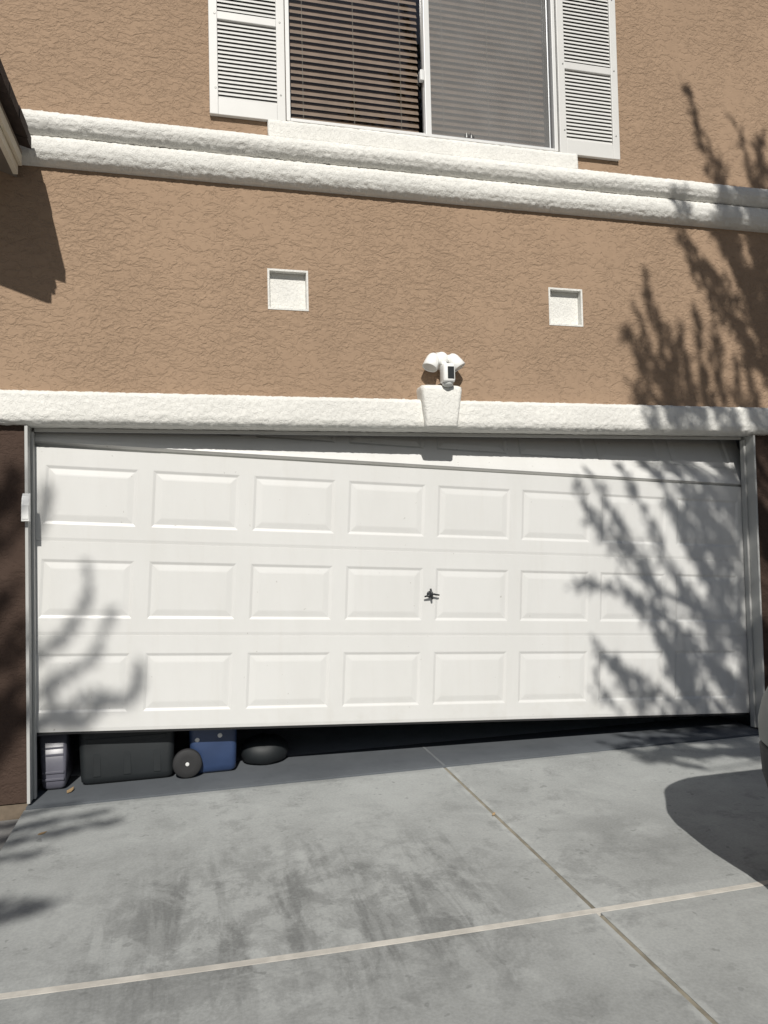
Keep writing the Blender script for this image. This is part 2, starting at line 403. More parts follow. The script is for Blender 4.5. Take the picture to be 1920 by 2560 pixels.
# keystone: tapered block with a bulged top and a sloping front
def keystone():
    rows = []
    for z, hw, yf in ((2.098, .099, -.215), (2.11, .102, -.222), (2.16, .108, -.226), (2.22, .115, -.230), (2.28, .1225, -.234), (2.325, .1285, -.236), (2.345, .129, -.230), (2.356, .124, -.205), (2.360, .112, -.15), (2.361, .105, -.102)):
        r = []
        for k in range(25):
            s = -1 + 2*k/24
            x = 2.334 + hw*max(-1, min(1, s*1.35)); e = abs(s)
            y = yf if e < .74 else yf + (e-.74)/.26*(-.098 - yf)
            if .66 < e <= .82: y += .006*(1-abs(e-.74)/.08)
            q = Vector((x, y, z)); d = noise.noise(q*34)*.0035
            r.append((x + d, min(y + d, -.098), z + d*.6 + (.006*(1-s*s) if z > 2.3 else 0)))
        rows.append(r)
    me = grid_mesh('keystone', np.array(rows)); bm = bmesh.new(); bm.from_mesh(me); bm.verts.ensure_lookup_table()
    bm.faces.new([bm.verts[k] for k in range(25)]); bmesh.ops.recalc_face_normals(bm, faces=bm.faces[:]); bm.to_mesh(me); bm.free()
    return place('keystone', me, M['trim'], house, True)
keystone()
# door frame: jambs, stops, head stop
for xa, xb, sa, sb in ((-.077, -.060, -.059, -.046), (4.684, 4.698, 4.666, 4.683)):
    MB().box(xa, xb, -.128, -.007, .012, 2.087, .003).build('door_jamb', M['white'], house)
    MB().box(sa, sb, -.048, -.008, .012, 2.062, .003).build('door_stop', M['white'], house)
MB().box(-.0445, 4.6645, -.030, -.008, 2.066, 2.086, .002).build('head_stop', M['white'], house)
# garage interior
GW = M['garagewall']
gi = wall_with_holes(-.7, 5.4, 0.003, 2.75, [(-.06, 4.675, -.1, 2.75)], .0, .002); gi.bm.free()
MB().box(-.80, -.70, .0, 6.1, -.2, 2.75).build('garage_side_wall', GW, house)
MB().box(5.40, 5.50, .0, 6.1, -.2, 2.75).build('garage_side_wall', GW, house)
MB().box(-.69, 5.39, 6.0, 6.1, -.2, 2.75).build('garage_back_wall', GW, house)
MB().box(-.80, 5.50, .0, 6.1, 2.76, 2.86).build('garage_ceiling', GW, house)
# room behind the window
rm = MB(); X0, X1, YA, YB, ZA, ZB = .9, 3.9, -.002, 3.0, 3.2, 5.7
rm.quad((X0, YB, ZA), (X1, YB, ZA), (X1, YB, ZB), (X0, YB, ZB)).quad((X0, YA, ZA), (X0, YB, ZA), (X0, YB, ZB), (X0, YA, ZB)).quad((X1, YA, ZA), (X1, YB, ZA), (X1, YB, ZB), (X1, YA, ZB))
rm.quad((X0, YA, ZA), (X1, YA, ZA), (X1, YB, ZA), (X0, YB, ZA)).quad((X0, YA, ZB), (X1, YA, ZB), (X1, YB, ZB), (X0, YB, ZB))
rm.build('bedroom', M['room'], house)

# ---- window
wx0, wx1, wz0, wz1 = WIN
win = MB()
for bx in ((wx0+.001, wx0+.026, -.115, -.03, wz0+.001, wz1-.001), (wx1-.026, wx1-.001, -.115, -.03, wz0+.001, wz1-.001), (wx0+.027, wx1-.027, -.115, -.03, wz0+.001, wz0+.018), (wx0+.027, wx1-.027, -.115, -.03, wz1-.03, wz1-.001)): win.box(*bx, .003)
win = win.build('window', M['vinyl'], house)
MB().box(2.310, 2.350, -.106, -.045, wz0+.019, wz1-.031, .004).build('meeting_stile', M['vinyl'], win)
MB().box(wx0+.027, 2.309, -.098, -.05, wz0+.0185, wz0+.030, .002).build('sash_rail', M['vinyl'], win)
for zz in ((wz0+.0185, wz0+.034),): MB().box(2.351, wx1-.051, -.092, -.078, *zz, .002).build('screen_frame', M['alum'], win)
MB().box(wx1-.050, wx1-.040, -.09, -.078, wz0+.0185, wz1-.032, .002).build('screen_frame', M['alum'], win)
MB().box(wx1-.0385, wx1-.027, -.075, -.04, wz0+.0185, wz1-.032, .001).build('side_track', M['dark'], win)
MB().box(2.283, 2.3085, -.105, -.07, 4.36, 4.43, .004).build('latch', M['vinyl'], win)
MB().quad((wx0+.026, -.068, wz0+.03), (2.3095, -.068, wz0+.03), (2.3095, -.068, wz1-.03), (wx0+.026, -.068, wz1-.03)).build('glass_pane', M['glass'], win)
MB().quad((2.351, -.058, wz0+.019), (wx1-.0265, -.058, wz0+.019), (wx1-.0265, -.058, wz1-.03), (2.351, -.058, wz1-.03)).build('glass_pane', M['glass'], win)
MB().quad((2.351, -.084, wz0+.034), (wx1-.0505, -.084, wz0+.034), (wx1-.0505, -.084, wz1-.03), (2.351, -.084, wz1-.03)).build('insect_screen', M['mesh'], win)
random.seed(8)
for dx, h, m in ((0, .022, 'dark'), (.010, .030, 'vinyl'), (.018, .026, 'dark'), (.027, .018, 'dark'), (.036, .034, 'dark'), (.043, .020, 'vinyl'), (.052, .024, 'dark'), (.060, .014, 'dark')):
    x = 2.585+dx; z = 4.026
    MB().loft([[(x-.004, -.0860, z), (x+.005, -.0860, z), (x+.005, -.0852, z), (x-.004, -.0852, z)], [(x-.001, -.0868, z+h), (x+.002, -.0868, z+h), (x+.002, -.0860, z+h), (x-.001, -.0860, z+h)]]).build('torn_mesh', M[m], win)

# ---- blinds: one top-level blind across each half, slats are parts
def blind(x0, x1, label, seed):
    random.seed(seed)
    b = empty('window_blind', ((x0+x1)/2, .03, wz1-.04), label, 'window blind', 'wooden blinds inside the upstairs window')
    MB().box(x0, x1, .005, .055, wz1-.075, wz1-.035, .004).build('head_rail', M['wood'], b)
    n = int((wz1-.09-(wz0+.02))/.0435)
    tlt = math.radians(61); ca, sa = math.cos(tlt)*.025, math.sin(tlt)*.025
    bm = MB(); L = x1-x0
    ring = lambda x: [(x, -ca, -sa), (x, -ca*.3+.0025*sa/.025, -sa*.3+.003), (x, ca, sa), (x, ca-.002, sa-.0035), (x, -ca*.3-.0005, -sa*.3-.0005), (x, -ca-.0008, -sa-.0036)]
    bm.loft([ring(0), ring(L*.33), ring(L*.66), ring(L)])
    me = bm.mesh('slat'); me.materials.append(M['wood'])
    for k in range(n):
        o = bpy.data.objects.new('slat', me); COL.objects.link(o); o.parent = b
        z = wz1-.10-k*.0435
        o.location = Vector((x0, .03+random.uniform(-.001, .001), z+random.uniform(-.001, .001))) - b.location
        o.rotation_euler = (random.uniform(-.03, .03), random.uniform(-.0012, .0012), 0)
    MB().box(x0, x1, .01, .05, wz0-.01, wz0+.012, .004).build('bottom_rail', M['wood'], b)
    for f in (.12, .5, .86):
        x = x0+(x1-x0)*f
        MB().box(x-.0012, x+.0012, .0115, .0135, wz0, wz1-.05).build('ladder_cord', M['cord'], b)
    return b
blind(wx0+.02, 2.304, 'brown slatted blind behind the clear left window pane, beside the shutter', 1)
blind(2.372, wx1-.022, 'greyish slatted blind behind the insect screen of the right window pane', 2)

# ---- shutters
def shutter(x0, x1, label):
    z0, z1 = 3.967, 5.255; yb, yf = WY-.004, -.134
    s = empty('shutter', ((x0+x1)/2, WY, z0), label, 'shutter', 'white louvred shutters beside the upstairs window')
    st = .051; rails = [(z0, z0+.098), (4.552, 4.600), (z1-.10, z1)]
    fr = MB()
    fr.box(x0, x0+st, yf, yb, z0, z1, .004); fr.box(x1-st, x1, yf, yb, z0, z1, .004)
    for a, c in rails: fr.box(x0+st-.0005, x1-st+.0005, yf+.0012, yb, a+.0003, c-.0003, .003)
    fr.build('frame', M['shutter'], s)
    MB().box(x0+st-.004, x1-st+.004, -.1095, yb-.001, z0+.05, z1-.05).build('shade_backing', M['dark'], s)  # near-black sheet paints the shade seen between the louvres
    p = .0254; d0, d1 = -.1125, -.1250
    me = MB().prism([(d0, p-.0005), (d0-.001, p-.0015), (d1, .0040), (d1, .0012), (d1+.0015, .0006), (d1+.004, .0016), (d0+.0015, p-.004)], 0, x0+st-.002, x1-st+.002).mesh('slat'); me.materials.append(M['shutter'])
    for a, c in ((rails[0][1], rails[1][0]), (rails[1][1], rails[2][0])):
        n = int((c-a)/p); off = (c-a-n*p)/2
        for k in range(n):
            o = bpy.data.objects.new('slat', me); COL.objects.link(o); o.parent = s
            o.location = Vector((0, 0, a+off+k*p)) - s.location
    for zz in (4.127, 4.581, 5.08):
        for xx in (x0+.036, x1-.028):
            MB().lathe((xx, yf+.001, zz), (0, -1, 0), [(0, .006), (.002, .006), (.003, .004)], 10).build('screw', M['screw'], s)
shutter(.953, 1.406, 'white louvred shutter on the wall left of the upstairs window')
shutter(3.243, 3.693, 'white louvred shutter on the wall right of the upstairs window')

# ---------------------------------------------------------------- garage door (hangs crooked, lower at its right end)
door = empty('garage_door', (2.31, 0, .2), 'white raised panel garage door hanging crooked with its left side open at the ground', 'garage door')
RHO = .0547; PIT = .59; PW = .505
def dloc(u, v, y, rho=RHO, pv=None):
    c, s = math.cos(rho), math.sin(rho)
    return Vector((u*c+v*s, y, -u*s+v*c+1.68))
def section(v0, v1, pv0, pv1, rho=RHO, dv=0.0, lean=0.0):
    U0, U1 = -.115, 4.75
    cl, sl2 = math.cos(lean), math.sin(lean)                       # lean: the section tips inwards about its lower edge
    T = lambda u, v, y: dloc(u, v0+(v-v0)*cl-y*sl2, (v-v0)*sl2+y*cl, rho)
    us = [U0] + [k for i in range(8) for k in (i*PIT, i*PIT+PW)] + [U1]
    b = MB(); vs = [v0, pv0, pv1, v1]; e = .020; e2 = .0015
    V = {}
    def vert(u, v, y):
        k = (round(u, 5), round(v, 5), round(y, 5))
        if k not in V: V[k] = b.bm.verts.new(T(u, v, y))
        return V[k]
    lip = .003
    for i in range(len(us)-1):
        for j in range(3):
            if j == 1 and i % 2 == 1: continue
            a, c, d, g_ = us[i], us[i+1], vs[j], vs[j+1]
            d2 = d+e if j == 0 else d; g2 = g_-e2 if j == 2 else g_
            b.bm.faces.new([vert(a, d2, 0), vert(c, d2, 0), vert(c, g2, 0), vert(a, g2, 0)])
    # rolled top and bottom edges, back
    for va, vb in ((v0+e, v0), (v1-e2, v1)):
        for i in range(len(us)-1): b.bm.faces.new([vert(us[i], va, 0), vert(us[i+1], va, 0), vert(us[i+1], vb, lip), vert(us[i], vb, lip)])
        b.bm.faces.new([vert(U0, vb, lip), vert(U1, vb, lip), vert(U1, vb, .045), vert(U0, vb, .045)])
    b.bm.faces.new([vert(U0, v0, .045), vert(U1, v0, .045), vert(U1, v1, .045), vert(U0, v1, .045)])
    for U in (U0, U1): b.bm.faces.new([vert(U, v0, lip), vert(U, v0+e, 0), vert(U, v1-e2, 0), vert(U, v1, lip), vert(U, v1, .045), vert(U, v0, .045)])
    o = b.build('door_section', M['door'], door)
    # stamped panels: sunk channel round a raised field
    for i in range(8):
        a, c = i*PIT, i*PIT+PW; p = MB()
        loops = [(0, 0.0), (.004, .0010), (.016, .0056), (.020, .0059), (.050, .0016), (.057, .001)]
        R = [[T(a+k, pv0+k, y), T(c-k, pv0+k, y), T(c-k, pv1-k, y), T(a+k, pv1-k, y)] for k, y in loops]
        p.loft(R, cap0=False, cap1=True)
        po = p.build('raised_panel', M['door'], o)
    return o
section(.302-.5355, .302, -.1372, .200)
section(.302-1.072, .302-.5358, -.6735, -.3366)
section(-1.316, .302-1.0723, -1.2099, -.8718)
TOPR = RHO+.0027
section(.336, .87, .336+.122, .336+.44, rho=TOPR, lean=math.radians(27))
tg = MB(); tg.loft([[dloc(u, .303, .0330), dloc(u, .303, .0445), dloc(u, .345, .0445), dloc(u, .345, .0330)] for u in (-.11, 4.745)])
tg.build('joint_tongue', plain('joint_metal', (.42, .42, .39), .6), door)
sl = MB(); sl.loft([[dloc(u, -1.317, .006), dloc(u, -1.317, .04), dloc(u, -1.331, .036), dloc(u, -1.331, .010)] for u in (-.115, 4.75)])
sl.build('bottom_seal', M['rubber'], door)
# lock: round escutcheon with a crossed T handle
hx = 2.293; hz = 1.049
lk = MB(); lk.lathe((hx, -.0005, hz), (0, -1, 0), [(0, .022), (.004, .022), (.008, .016), (.012, .011), (.03, .009)], 20)
lk = lk.build('lock', M['blackmetal'], door)
hb = MB(); hb.tube([(hx-.005, -.032, hz+.038), (hx+.001, -.036, hz), (hx+.004, -.032, hz-.030)], [.006, .0095, .006], 8)
hb.tube([(hx-.046, -.031, hz-.012), (hx-.02, -.034, hz-.006), (hx, -.036, hz-.002)], [.005, .007, .008], 8)
hb.tube([(hx, -.034, hz+.006), (hx+.03, -.030, hz-.002), (hx+.055, -.024, hz-.006)], [.008, .006, .005], 8)
hb.build('handle', M['blackmetal'], lk, True)

# ---------------------------------------------------------------- keypad box on the left jamb
kp = empty('keypad', (-.066, -.13, 1.55), 'small white keypad box fixed to the left edge of the garage opening', 'keypad')
MB().prism([(-.129, 1.552), (-.129, 1.708), (-.150, 1.690), (-.170, 1.640), (-.172, 1.556), (-.168, 1.552)], 0, -.087, -.047).build('housing', M['plastic'], kp)
MB().prism([(-.1515, 1.6925), (-.1725, 1.642), (-.176, 1.640), (-.176, 1.566), (-.1735, 1.566), (-.1735, 1.639)], 0, -.084, -.050).build('cover', M['plastic'], kp)

# ---------------------------------------------------------------- floodlight camera over the keystone
fl = empty('floodlight_camera', (2.35, WY, 2.5), 'white twin head floodlight with a small camera mounted above the garage keystone', 'security light')
MB().lathe((2.352, WY+.001, 2.535), (0, -1, -.02), [(0, .055), (.02, .055), (.05, .046), (.085, .044), (.10, .036), (.108, .02)], 28).build('mount', M['plastic'], fl, True)
for cx, ax in ((2.300, (-.40, -.20, -.90)), (2.418, (.52, -.20, -.83))):
    a = Vector(ax).normalized(); o0 = Vector((cx, -.175, 2.545))
    h = MB().lathe(o0, a, [(-.022, .006), (-.018, .02), (-.006, .032), (.012, .040), (.05, .046), (.082, .049), (.084, .046), (.078, .044)], 28).build('lamp_head', M['plastic'], fl, True)
    MB().lathe(o0+a*.076, a, [(0, .0435), (.003, .0435)], 24).build('lens', M['lens'], h)
    MB().tube([(2.352+(cx-2.352)*.3, -.16, 2.545), tuple(o0-a*.005)], [.014, .016], 10).build('arm', M['plastic'], fl, True)
MB().tube([(2.355, -.18, 2.51), (2.362, -.215, 2.485)], [.018, .018], 12).build('ball_joint', M['plastic'], fl, True)
cbm = MB().box(2.325, 2.402, -.292, -.205, 2.366, 2.484, .016).build('camera_body', M['plastic'], fl, True)
MB().box(2.350, 2.392, -.2945, -.289, 2.386, 2.462, .003).build('camera_face', M['black'], cbm)
MB().lathe((2.3635, -.248, 2.368), (0, -.1, -1), [(0, .036), (.012, .034), (.022, .024), (.026, .010)], 24).build('motion_sensor', M['lens'], cbm, True)

# ---------------------------------------------------------------- porch roof on the left
pr = empty('porch_roof', (-.1, WY, 3.4), 'dark tiled porch roof corner with cream fascia boards jutting from the wall', 'roof')
YF = -.92; SL = .36
def ez(x): return (-.10 - x)*SL
MB().box(-.108, -.082, YF, -.215, 3.455, 3.575, .003).build('fascia', M['fascia'], pr)
MB().box(-.080, -.062, YF, -.215, 3.505, 3.582, .002).build('drip_board', M['fascia'], pr)
rk = MB()
rk.loft([[(x, YF-.022, 3.47+ez(x)), (x, YF-.001, 3.47+ez(x)), (x, YF-.001, 3.575+ez(x)), (x, YF-.022, 3.575+ez(x))] for x in (-.105, -1.5)])
rk.build('rake_board', M['fascia'], pr)
sf = MB(); sf.loft([[(x, YF, 3.485+ez(x)), (x, WY-.002, 3.485+ez(x)), (x, WY-.002, 3.495+ez(x)), (x, YF, 3.495+ez(x))] for x in (-.11, -1.5)])
sf.build('soffit', M['soffit'], pr)
dk = MB(); dk.loft([[(x, YF-.03, 3.578+ez(x)), (x, -.225, 3.578+ez(x)), (x, -.225, 3.596+ez(x)), (x, YF-.03, 3.596+ez(x))] for x in (-.06, -1.5)])
dk.build('roof_deck', M['soffit'], pr)
random.seed(11)
for c in range(5):
    for k in range(4):
        y0 = YF-.03 + k*.205 + (0.1 if c % 2 else 0) ; y1 = min(y0+.202, -.222)
        if y1-y0 < .03: continue
        xe = -.012 - c*.30; x2 = xe-.36; j = random.uniform(-.006, .006)
        t_ = MB(); zz = lambda x, o: 3.662 + o + ez(x) + .02*(x2-x)/(x2-xe)*-1 + .022
        t_.loft([[(xe+j, y, 3.62+ez(xe)+.012), (x2, y, 3.62+ez(x2)-.012), (x2, y, 3.62+ez(x2)+.022), (xe+j, y, 3.62+ez(xe)+.078)] for y in (y0, y1)])
        t_.build('roof_tile', M['tile'], pr)

# ---------------------------------------------------------------- things inside the garage
def rrect(x0, x1, y0, y1, r, n=5):
    out = []
    for cx, cy, a0 in ((x1-r, y1-r, 0), (x0+r, y1-r, 90), (x0+r, y0+r, 180), (x1-r, y0+r, 270)):
        for k in range(n+1):
            a = math.radians(a0+90*k/n); out.append((cx+r*math.cos(a), cy+r*math.sin(a)))
    return out
def bin_body(name, x0, x1, y0, y1, z1, m, parent, taper=.03, r=.04):
    R = []
    for z, k in ((.004, .02), (.02, .003), (.05, 0.0), (z1, -taper)):
        R.append([(x, y, z) for x, y in rrect(x0+k, x1-k, y0+k, y1-k, r)])
    return MB().loft(R).build(name, m, parent, True)
def shade_flat_caps(o): pass
tb = empty('trash_cart', (.42, .45, 0), 'large black wheeled trash cart just inside the open left end of the door', 'trash cart')
bin_body('body', .160, .690, .13, .72, .95, M['blackbin'], tb)
MB().box(.13, .72, .09, .76, .953, 1.0, .012).build('lid', M['blackbin'], tb)
for x in (.255, .425, .595): MB().box(x-.022, x+.022, .1255, .134, .05, .90, .004).build('rib', M['blackbin'], tb)
MB().box(.20, .65, .119, .134, .245, .275, .005).build('rib', M['blackbin'], tb)
gb = empty('storage_bin', (.02, .25, 0), 'pale grey ribbed plastic bin between the door frame and black cart', 'bin')
bin_body('body', -.045, .085, .105, .40, .34, M['greybin'], gb, .012, .02)
MB().box(-.07, .112, .09, .42, .322, .345, .006).build('rim', M['greybin'], gb)
for z in (.06, .10, .20, .24): MB().box(-.040, .078, .096, .106, z, z+.014, .003).build('rib', M['greybin'], gb)
bb = empty('recycling_cart', (.92, .45, 0), 'blue recycling cart with a black wheel inside the garage', 'recycling cart')
bin_body('body', .790, 1.062, .14, .70, .90, M['blue'], bb, .03, .035)
MB().box(.77, 1.10, .11, .74, .903, .95, .01).build('lid', M['blue'], bb)
def cart_wheel(cx, y, r, parent):
    wv = MB().lathe((cx, y, r+.002), (0, 1, 0), [(0, r*.55), (.0, r*.9), (.006, r), (.034, r), (.04, r*.9), (.04, r*.5)], 28).build('wheel', M['rubber'], parent, True)
    MB().lathe((cx, y-.006, r+.002), (0, 1, 0), [(0, .006), (.001, .011), (.012, .012)], 16).build('hub', M['vinyl'], wv)
cart_wheel(.770, .085, .086, bb)
MB().lathe((.83, .140, .215), (0, -1, 0), [(0, .016), (.005, .015), (.008, .008)], 16).build('glint_disc', M['vinyl'], bb)  # white disc stands in for a sun glint on the blue plastic
MB().lathe((.965, .139, .232), (0, -1, 0), [(0, .016), (.005, .015), (.008, .008)], 16).build('glint_disc', M['vinyl'], bb)  # second painted glint, no real fitting
# low rounded black sack
R = []
random.seed(5)
for z, k in ((.003, .72), (.02, .90), (.06, 1.0), (.10, .97), (.135, .80), (.155, .5), (.163, .15)):
    R.append([(1.245+.155*k*math.cos(a)*(1+.05*math.sin(3*a+z*20)), .32+.15*k*math.sin(a)*(1+.06*math.cos(2*a)), z+.004*math.sin(5*a)) for a in np.linspace(0, 2*math.pi, 24, endpoint=False)])
tag(MB().loft(R).build('sack', M['blackbin'], None, True), 'low rounded black sack on the floor beside the blue cart', 'sack')

# small litter on the ground
def dry_leaf(x, y, z, s, rz, label):
    b = MB(); q = [(-1, 0, .05), (-.4, .38, .25), (.3, .34, .32), (1, 0, .6), (.3, -.30, .20), (-.4, -.36, .12)]
    c, sn = math.cos(rz), math.sin(rz)
    f = lambda p, o: (x+s*(p[0]*c-p[1]*sn), y+s*(p[0]*sn+p[1]*c), z+s*p[2]*.6+o)
    b.loft([[f(p, 0.001) for p in q], [f(p, .003) for p in q]])
    tag(b.build('dry_leaf', M['dryleaf']), label, 'leaf', 'dry leaves on the concrete')
dry_leaf(.118, .06, .002, .038, 1.2, 'dry tan leaf lying in front of the black trash cart')
dry_leaf(.075, -.55, drive_z(-.55), .022, .3, 'small brown leaf on the driveway near the left door frame')
dry_leaf(2.30, -.97, drive_z(-.97), .018, .8, 'tiny reddish leaf stuck on the centre joint of the driveway')

# ---------------------------------------------------------------- parked car at the right edge
car = empty('parked_car', (3.96, -4.2, -.05), 'grey car parked at the right edge with only its front corner showing', 'car')
ZG = -.05; CX0, CX1 = 2.955, 4.83
def outline(z, ins, yn, yt, r): return [(x, y, z+ZG) for x, y in rrect(CX0+ins, CX1-ins, yt, yn, r, 8)]
t = NT('car_paint'); t.color((.27, .28, .27)); t.rough(.6); t.b.inputs['Specular IOR Level'].default_value = .12; M['carpaint'] = t.m
low = MB().loft([outline(.24, .16, -2.10, -6.45, .26), outline(.30, .09, -2.02, -6.5, .28), outline(.38, .03, -1.955, -6.56, .30), outline(.50, .008, -1.93, -6.6, .30), outline(.60, .004, -1.925, -6.6, .30), outline(.612, .012, -1.935, -6.59, .30)])
low.build('bumper', plain('bumper_plastic', (.02, .022, .025), .7), car, True)
bd = MB().loft([outline(.614, .014, -1.94, -6.59, .30), outline(.63, .004, -1.925, -6.6, .30), outline(.70, .0, -1.92, -6.6, .31), outline(.78, .010, -1.93, -6.58, .32), outline(.90, .05, -1.965, -6.5, .33), outline(1.02, .085, -2.0, -6.45, .34), outline(1.065, .115, -2.03, -6.42, .36), outline(1.08, .20, -2.12, -6.35, .38)])
bd.build('body', M['carpaint'], car, True)
gh = MB().loft([outline(1.082, .13, -3.15, -6.38, .30), outline(1.35, .17, -3.55, -6.30, .30), outline(1.62, .24, -3.95, -6.2, .30), outline(1.70, .30, -4.1, -6.1, .30), outline(1.72, .42, -4.3, -5.9, .28)])
gh.build('cabin', M['carpaint'], car, True)
MB().loft([outline(1.13, .134, -3.215, -6.37, .30), outline(1.36, .168, -3.556, -6.31, .30), outline(1.56, .215, -3.85, -6.24, .30)], False, False).build('windows', M['carglass'], car, True)
for y in (-2.85, -5.75):
    for x, d in ((CX0+.005, -1), (CX1-.005, 1)):
        wv = MB().lathe((x-d*.20, y, .335+ZG), (d, 0, 0), [(0, .2), (0, .30), (.03, .33), (.19, .33), (.205, .30), (.205, .22)], 32).build('wheel', M['rubber'], car, True)
        MB().lathe((x, y, .335+ZG), (d, 0, 0), [(-.02, .21), (.002, .20), (-.01, .06), (.006, .04)], 32).build('rim', M['alum'], wv, True)
hl = plain('headlight_lens', (.5, .52, .53), .08)
for x0, x1 in ((CX0+.22, CX0+.48), (CX1-.48, CX1-.22)): MB().box(x0, x1, -2.15, -1.955, .74+ZG, .88+ZG, .03).build('headlight', hl, car)
MB().box(CX0+.52, CX1-.52, -2.05, -1.912, .68+ZG, .90+ZG, .02).build('grille', M['black'], car)

# ---------------------------------------------------------------- trees (behind the camera; their shade falls on the house)
def lift(X, Z, d, y=0.0):
    """the point a distance d (in y) in front of the facade on the sun's way to (X, y, Z)"""
    return Vector((X - SX*d, y - d, Z + TAN*d))
def leaves_mesh(name, pts, dirs, size, rng):
    n = len(pts); P = np.asarray(pts); D = np.asarray(dirs)
    D = D + rng.normal(0, .45, D.shape); D /= np.linalg.norm(D, axis=1)[:, None]
    A = rng.normal(0, 1, D.shape); A = np.cross(D, A); A /= np.linalg.norm(A, axis=1)[:, None]
    L = (size*rng.uniform(.6, 1.3, n))[:, None]; Wd = L*.21
    v = np.stack([P, P+D*L*.5+A*Wd, P+D*L, P+D*L*.5-A*Wd], 1).reshape(-1, 3)
    F = np.arange(n*4).reshape(n, 4)
    me = bpy.data.meshes.new(name); me.from_pydata(v.tolist(), [], F.tolist()); me.update(); return me
def make_tree(label, base, fork, strokes, seed, leafsize, density, trunk_r, twigs=1.0):
    rng = np.random.default_rng(seed)
    tr = empty('tree', base, label, 'tree')
    tb_ = MB(); base = Vector(base); fork = Vector(fork)
    mid = base.lerp(fork, .5) + Vector((.08, .05, 0))
    tb_.tube([base-Vector((0, 0, .1)), mid, fork], [trunk_r, trunk_r*.8, trunk_r*.65], 10)
    pts = []; dirs = []
    for pl, d0, d1, wd, dens, rr in strokes:
        n = len(pl); P = []
        for i, (X, Z) in enumerate(pl):
            P.append(lift(X, Z, d0+(d1-d0)*i/(n-1)))
        # refine the polyline
        Q = []
        for a, b in zip(P, P[1:]):
            k = max(2, int((b-a).length/.06)); Q += [a.lerp(b, i/k) for i in range(k)]
        Q.append(P[-1])
        if rr > 0:
            root = Q[0]
            if (root-fork).length > .4:
                m = fork.lerp(root, .55) + Vector((0, 0, .15)); tb_.tube([fork, m, root], [trunk_r*.35, max(rr*1.6, .012), rr*1.1], 6)
            tb_.tube(Q, [rr*(1-.75*i/(len(Q)-1)) for i in range(len(Q))], 5)
        runs = [(Q, wd*(.72 if twigs else 1), dens*(.52 if twigs else 1))]
        for k in range(int(twigs*2+twigs*sum((b-a).length for a, b in zip(Q, Q[1:]))*6)):
            i = rng.integers(0, len(Q)-1); o = Q[i]; t = (Q[i+1]-Q[i]).normalized()
            sd_ = Vector(rng.normal(0, 1, 3)); sd_ = (sd_ - t*sd_.dot(t)).normalized()
            L = rng.uniform(.10, .26)*(1.1-.5*i/len(Q)); dr = (t*.9+sd_*rng.uniform(.25, .6)).normalized()
            T_ = [o, o+dr*L*.5, o+(dr*.8+t*.3).normalized()*L]
            tb_.tube(T_, [.004, .003, .0015], 3); runs.append((T_, .015, dens*.34))
        tot = 0
        for Q, wd, dens in runs:
          tot = sum((b-a).length for a, b in zip(Q, Q[1:]))
          for k in range(int(tot*dens*density)):
              i = rng.integers(0, len(Q)-1); a, b = Q[i], Q[i+1]; f = rng.random(); c = a.lerp(b, f)
              s = (i+f)/(len(Q)-1); ww = wd*(1.05-.75*s)
              t = (b-a).normalized()
              pts.append(np.array(c)+rng.normal(0, ww*.5, 3)); dirs.append(np.array(t)*.9+rng.normal(0, .35, 3))
    tb_.build('trunk', M['bark'], tr, True)
    me = leaves_mesh('crown', pts, dirs, leafsize, rng)
    place('crown', me, M['leaf'], tr)
    return tr
rng = np.random.default_rng(21)
R_ = []                         # strokes: (polyline root -> tip on the facade's shade, depths, width, leaf density, branch radius)
def st(tip_to_root, d=(4.7, 4.4), wd=.06, dens=260, rr=.010): R_.append((tip_to_root[::-1], d[0], d[1], wd, dens, rr))
# upper sprays
st([(4.30,4.45),(4.38,4.1),(4.53,3.88),(4.67,3.63),(4.88,3.24)], wd=.05, dens=230)
st([(4.66,4.3),(4.75,4.07),(4.8,3.81),(4.95,3.4)], wd=.04, dens=170)
st([(4.9,4.23),(4.86,3.84),(5.0,3.4)], wd=.05)
st([(4.10,3.58),(4.2,3.36),(4.41,3.04),(4.59,2.78),(4.88,2.45)], wd=.075, dens=420, rr=.016)
st([(4.17,3.55),(4.27,3.33),(4.57,3.01),(4.9,2.6)], wd=.05, dens=300)
st([(4.60,3.65),(4.68,3.25),(4.80,2.90),(4.98,2.5)], wd=.085, dens=520, rr=.018)
st([(4.48,3.60),(4.60,3.25),(4.77,2.93),(4.95,2.5)], wd=.075, dens=420)
st([(4.75,3.7),(4.82,3.2),(4.93,2.7),(5.05,2.3)], wd=.09, dens=560, rr=.02)
st([(4.84,3.5),(4.93,3.0),(5.0,2.5)], wd=.1, dens=560)
st([(4.40,3.2),(4.55,2.95),(4.75,2.6)], wd=.05, dens=300)
# middle cluster rising above the lintel
for pl, wv, dn in (([(3.9,3.11),(3.92,2.88),(3.99,2.66),(4.05,2.31),(4.15,2.0)], .045, 300), ([(3.82,2.86),(3.9,2.6),(4.0,2.3),(4.1,2.0)], .045, 340), ([(3.75,2.7),(3.82,2.53),(3.9,2.3),(4.05,2.0)], .045, 330), ([(4.14,2.75),(4.2,2.54),(4.23,2.31),(4.3,2.0)], .06, 420), ([(4.29,2.84),(4.3,2.57),(4.34,2.31),(4.42,2.0)], .045, 360), ([(4.46,2.68),(4.46,2.32),(4.55,2.0)], .05, 400), ([(3.72,2.4),(3.79,2.27),(3.95,2.0)], .04, 300), ([(4.05,2.72),(4.12,2.45),(4.2,2.2),(4.3,1.95)], .05, 380), ([(4.6,2.55),(4.62,2.3),(4.7,2.0)], .05, 330), ([(4.72,2.5),(4.75,2.25),(4.82,2.0)], .05, 280), ([(3.98,2.5),(4.1,2.25),(4.2,2.0)], .05, 340)):
    st(pl, (5.4, 5.1), wv, dn)
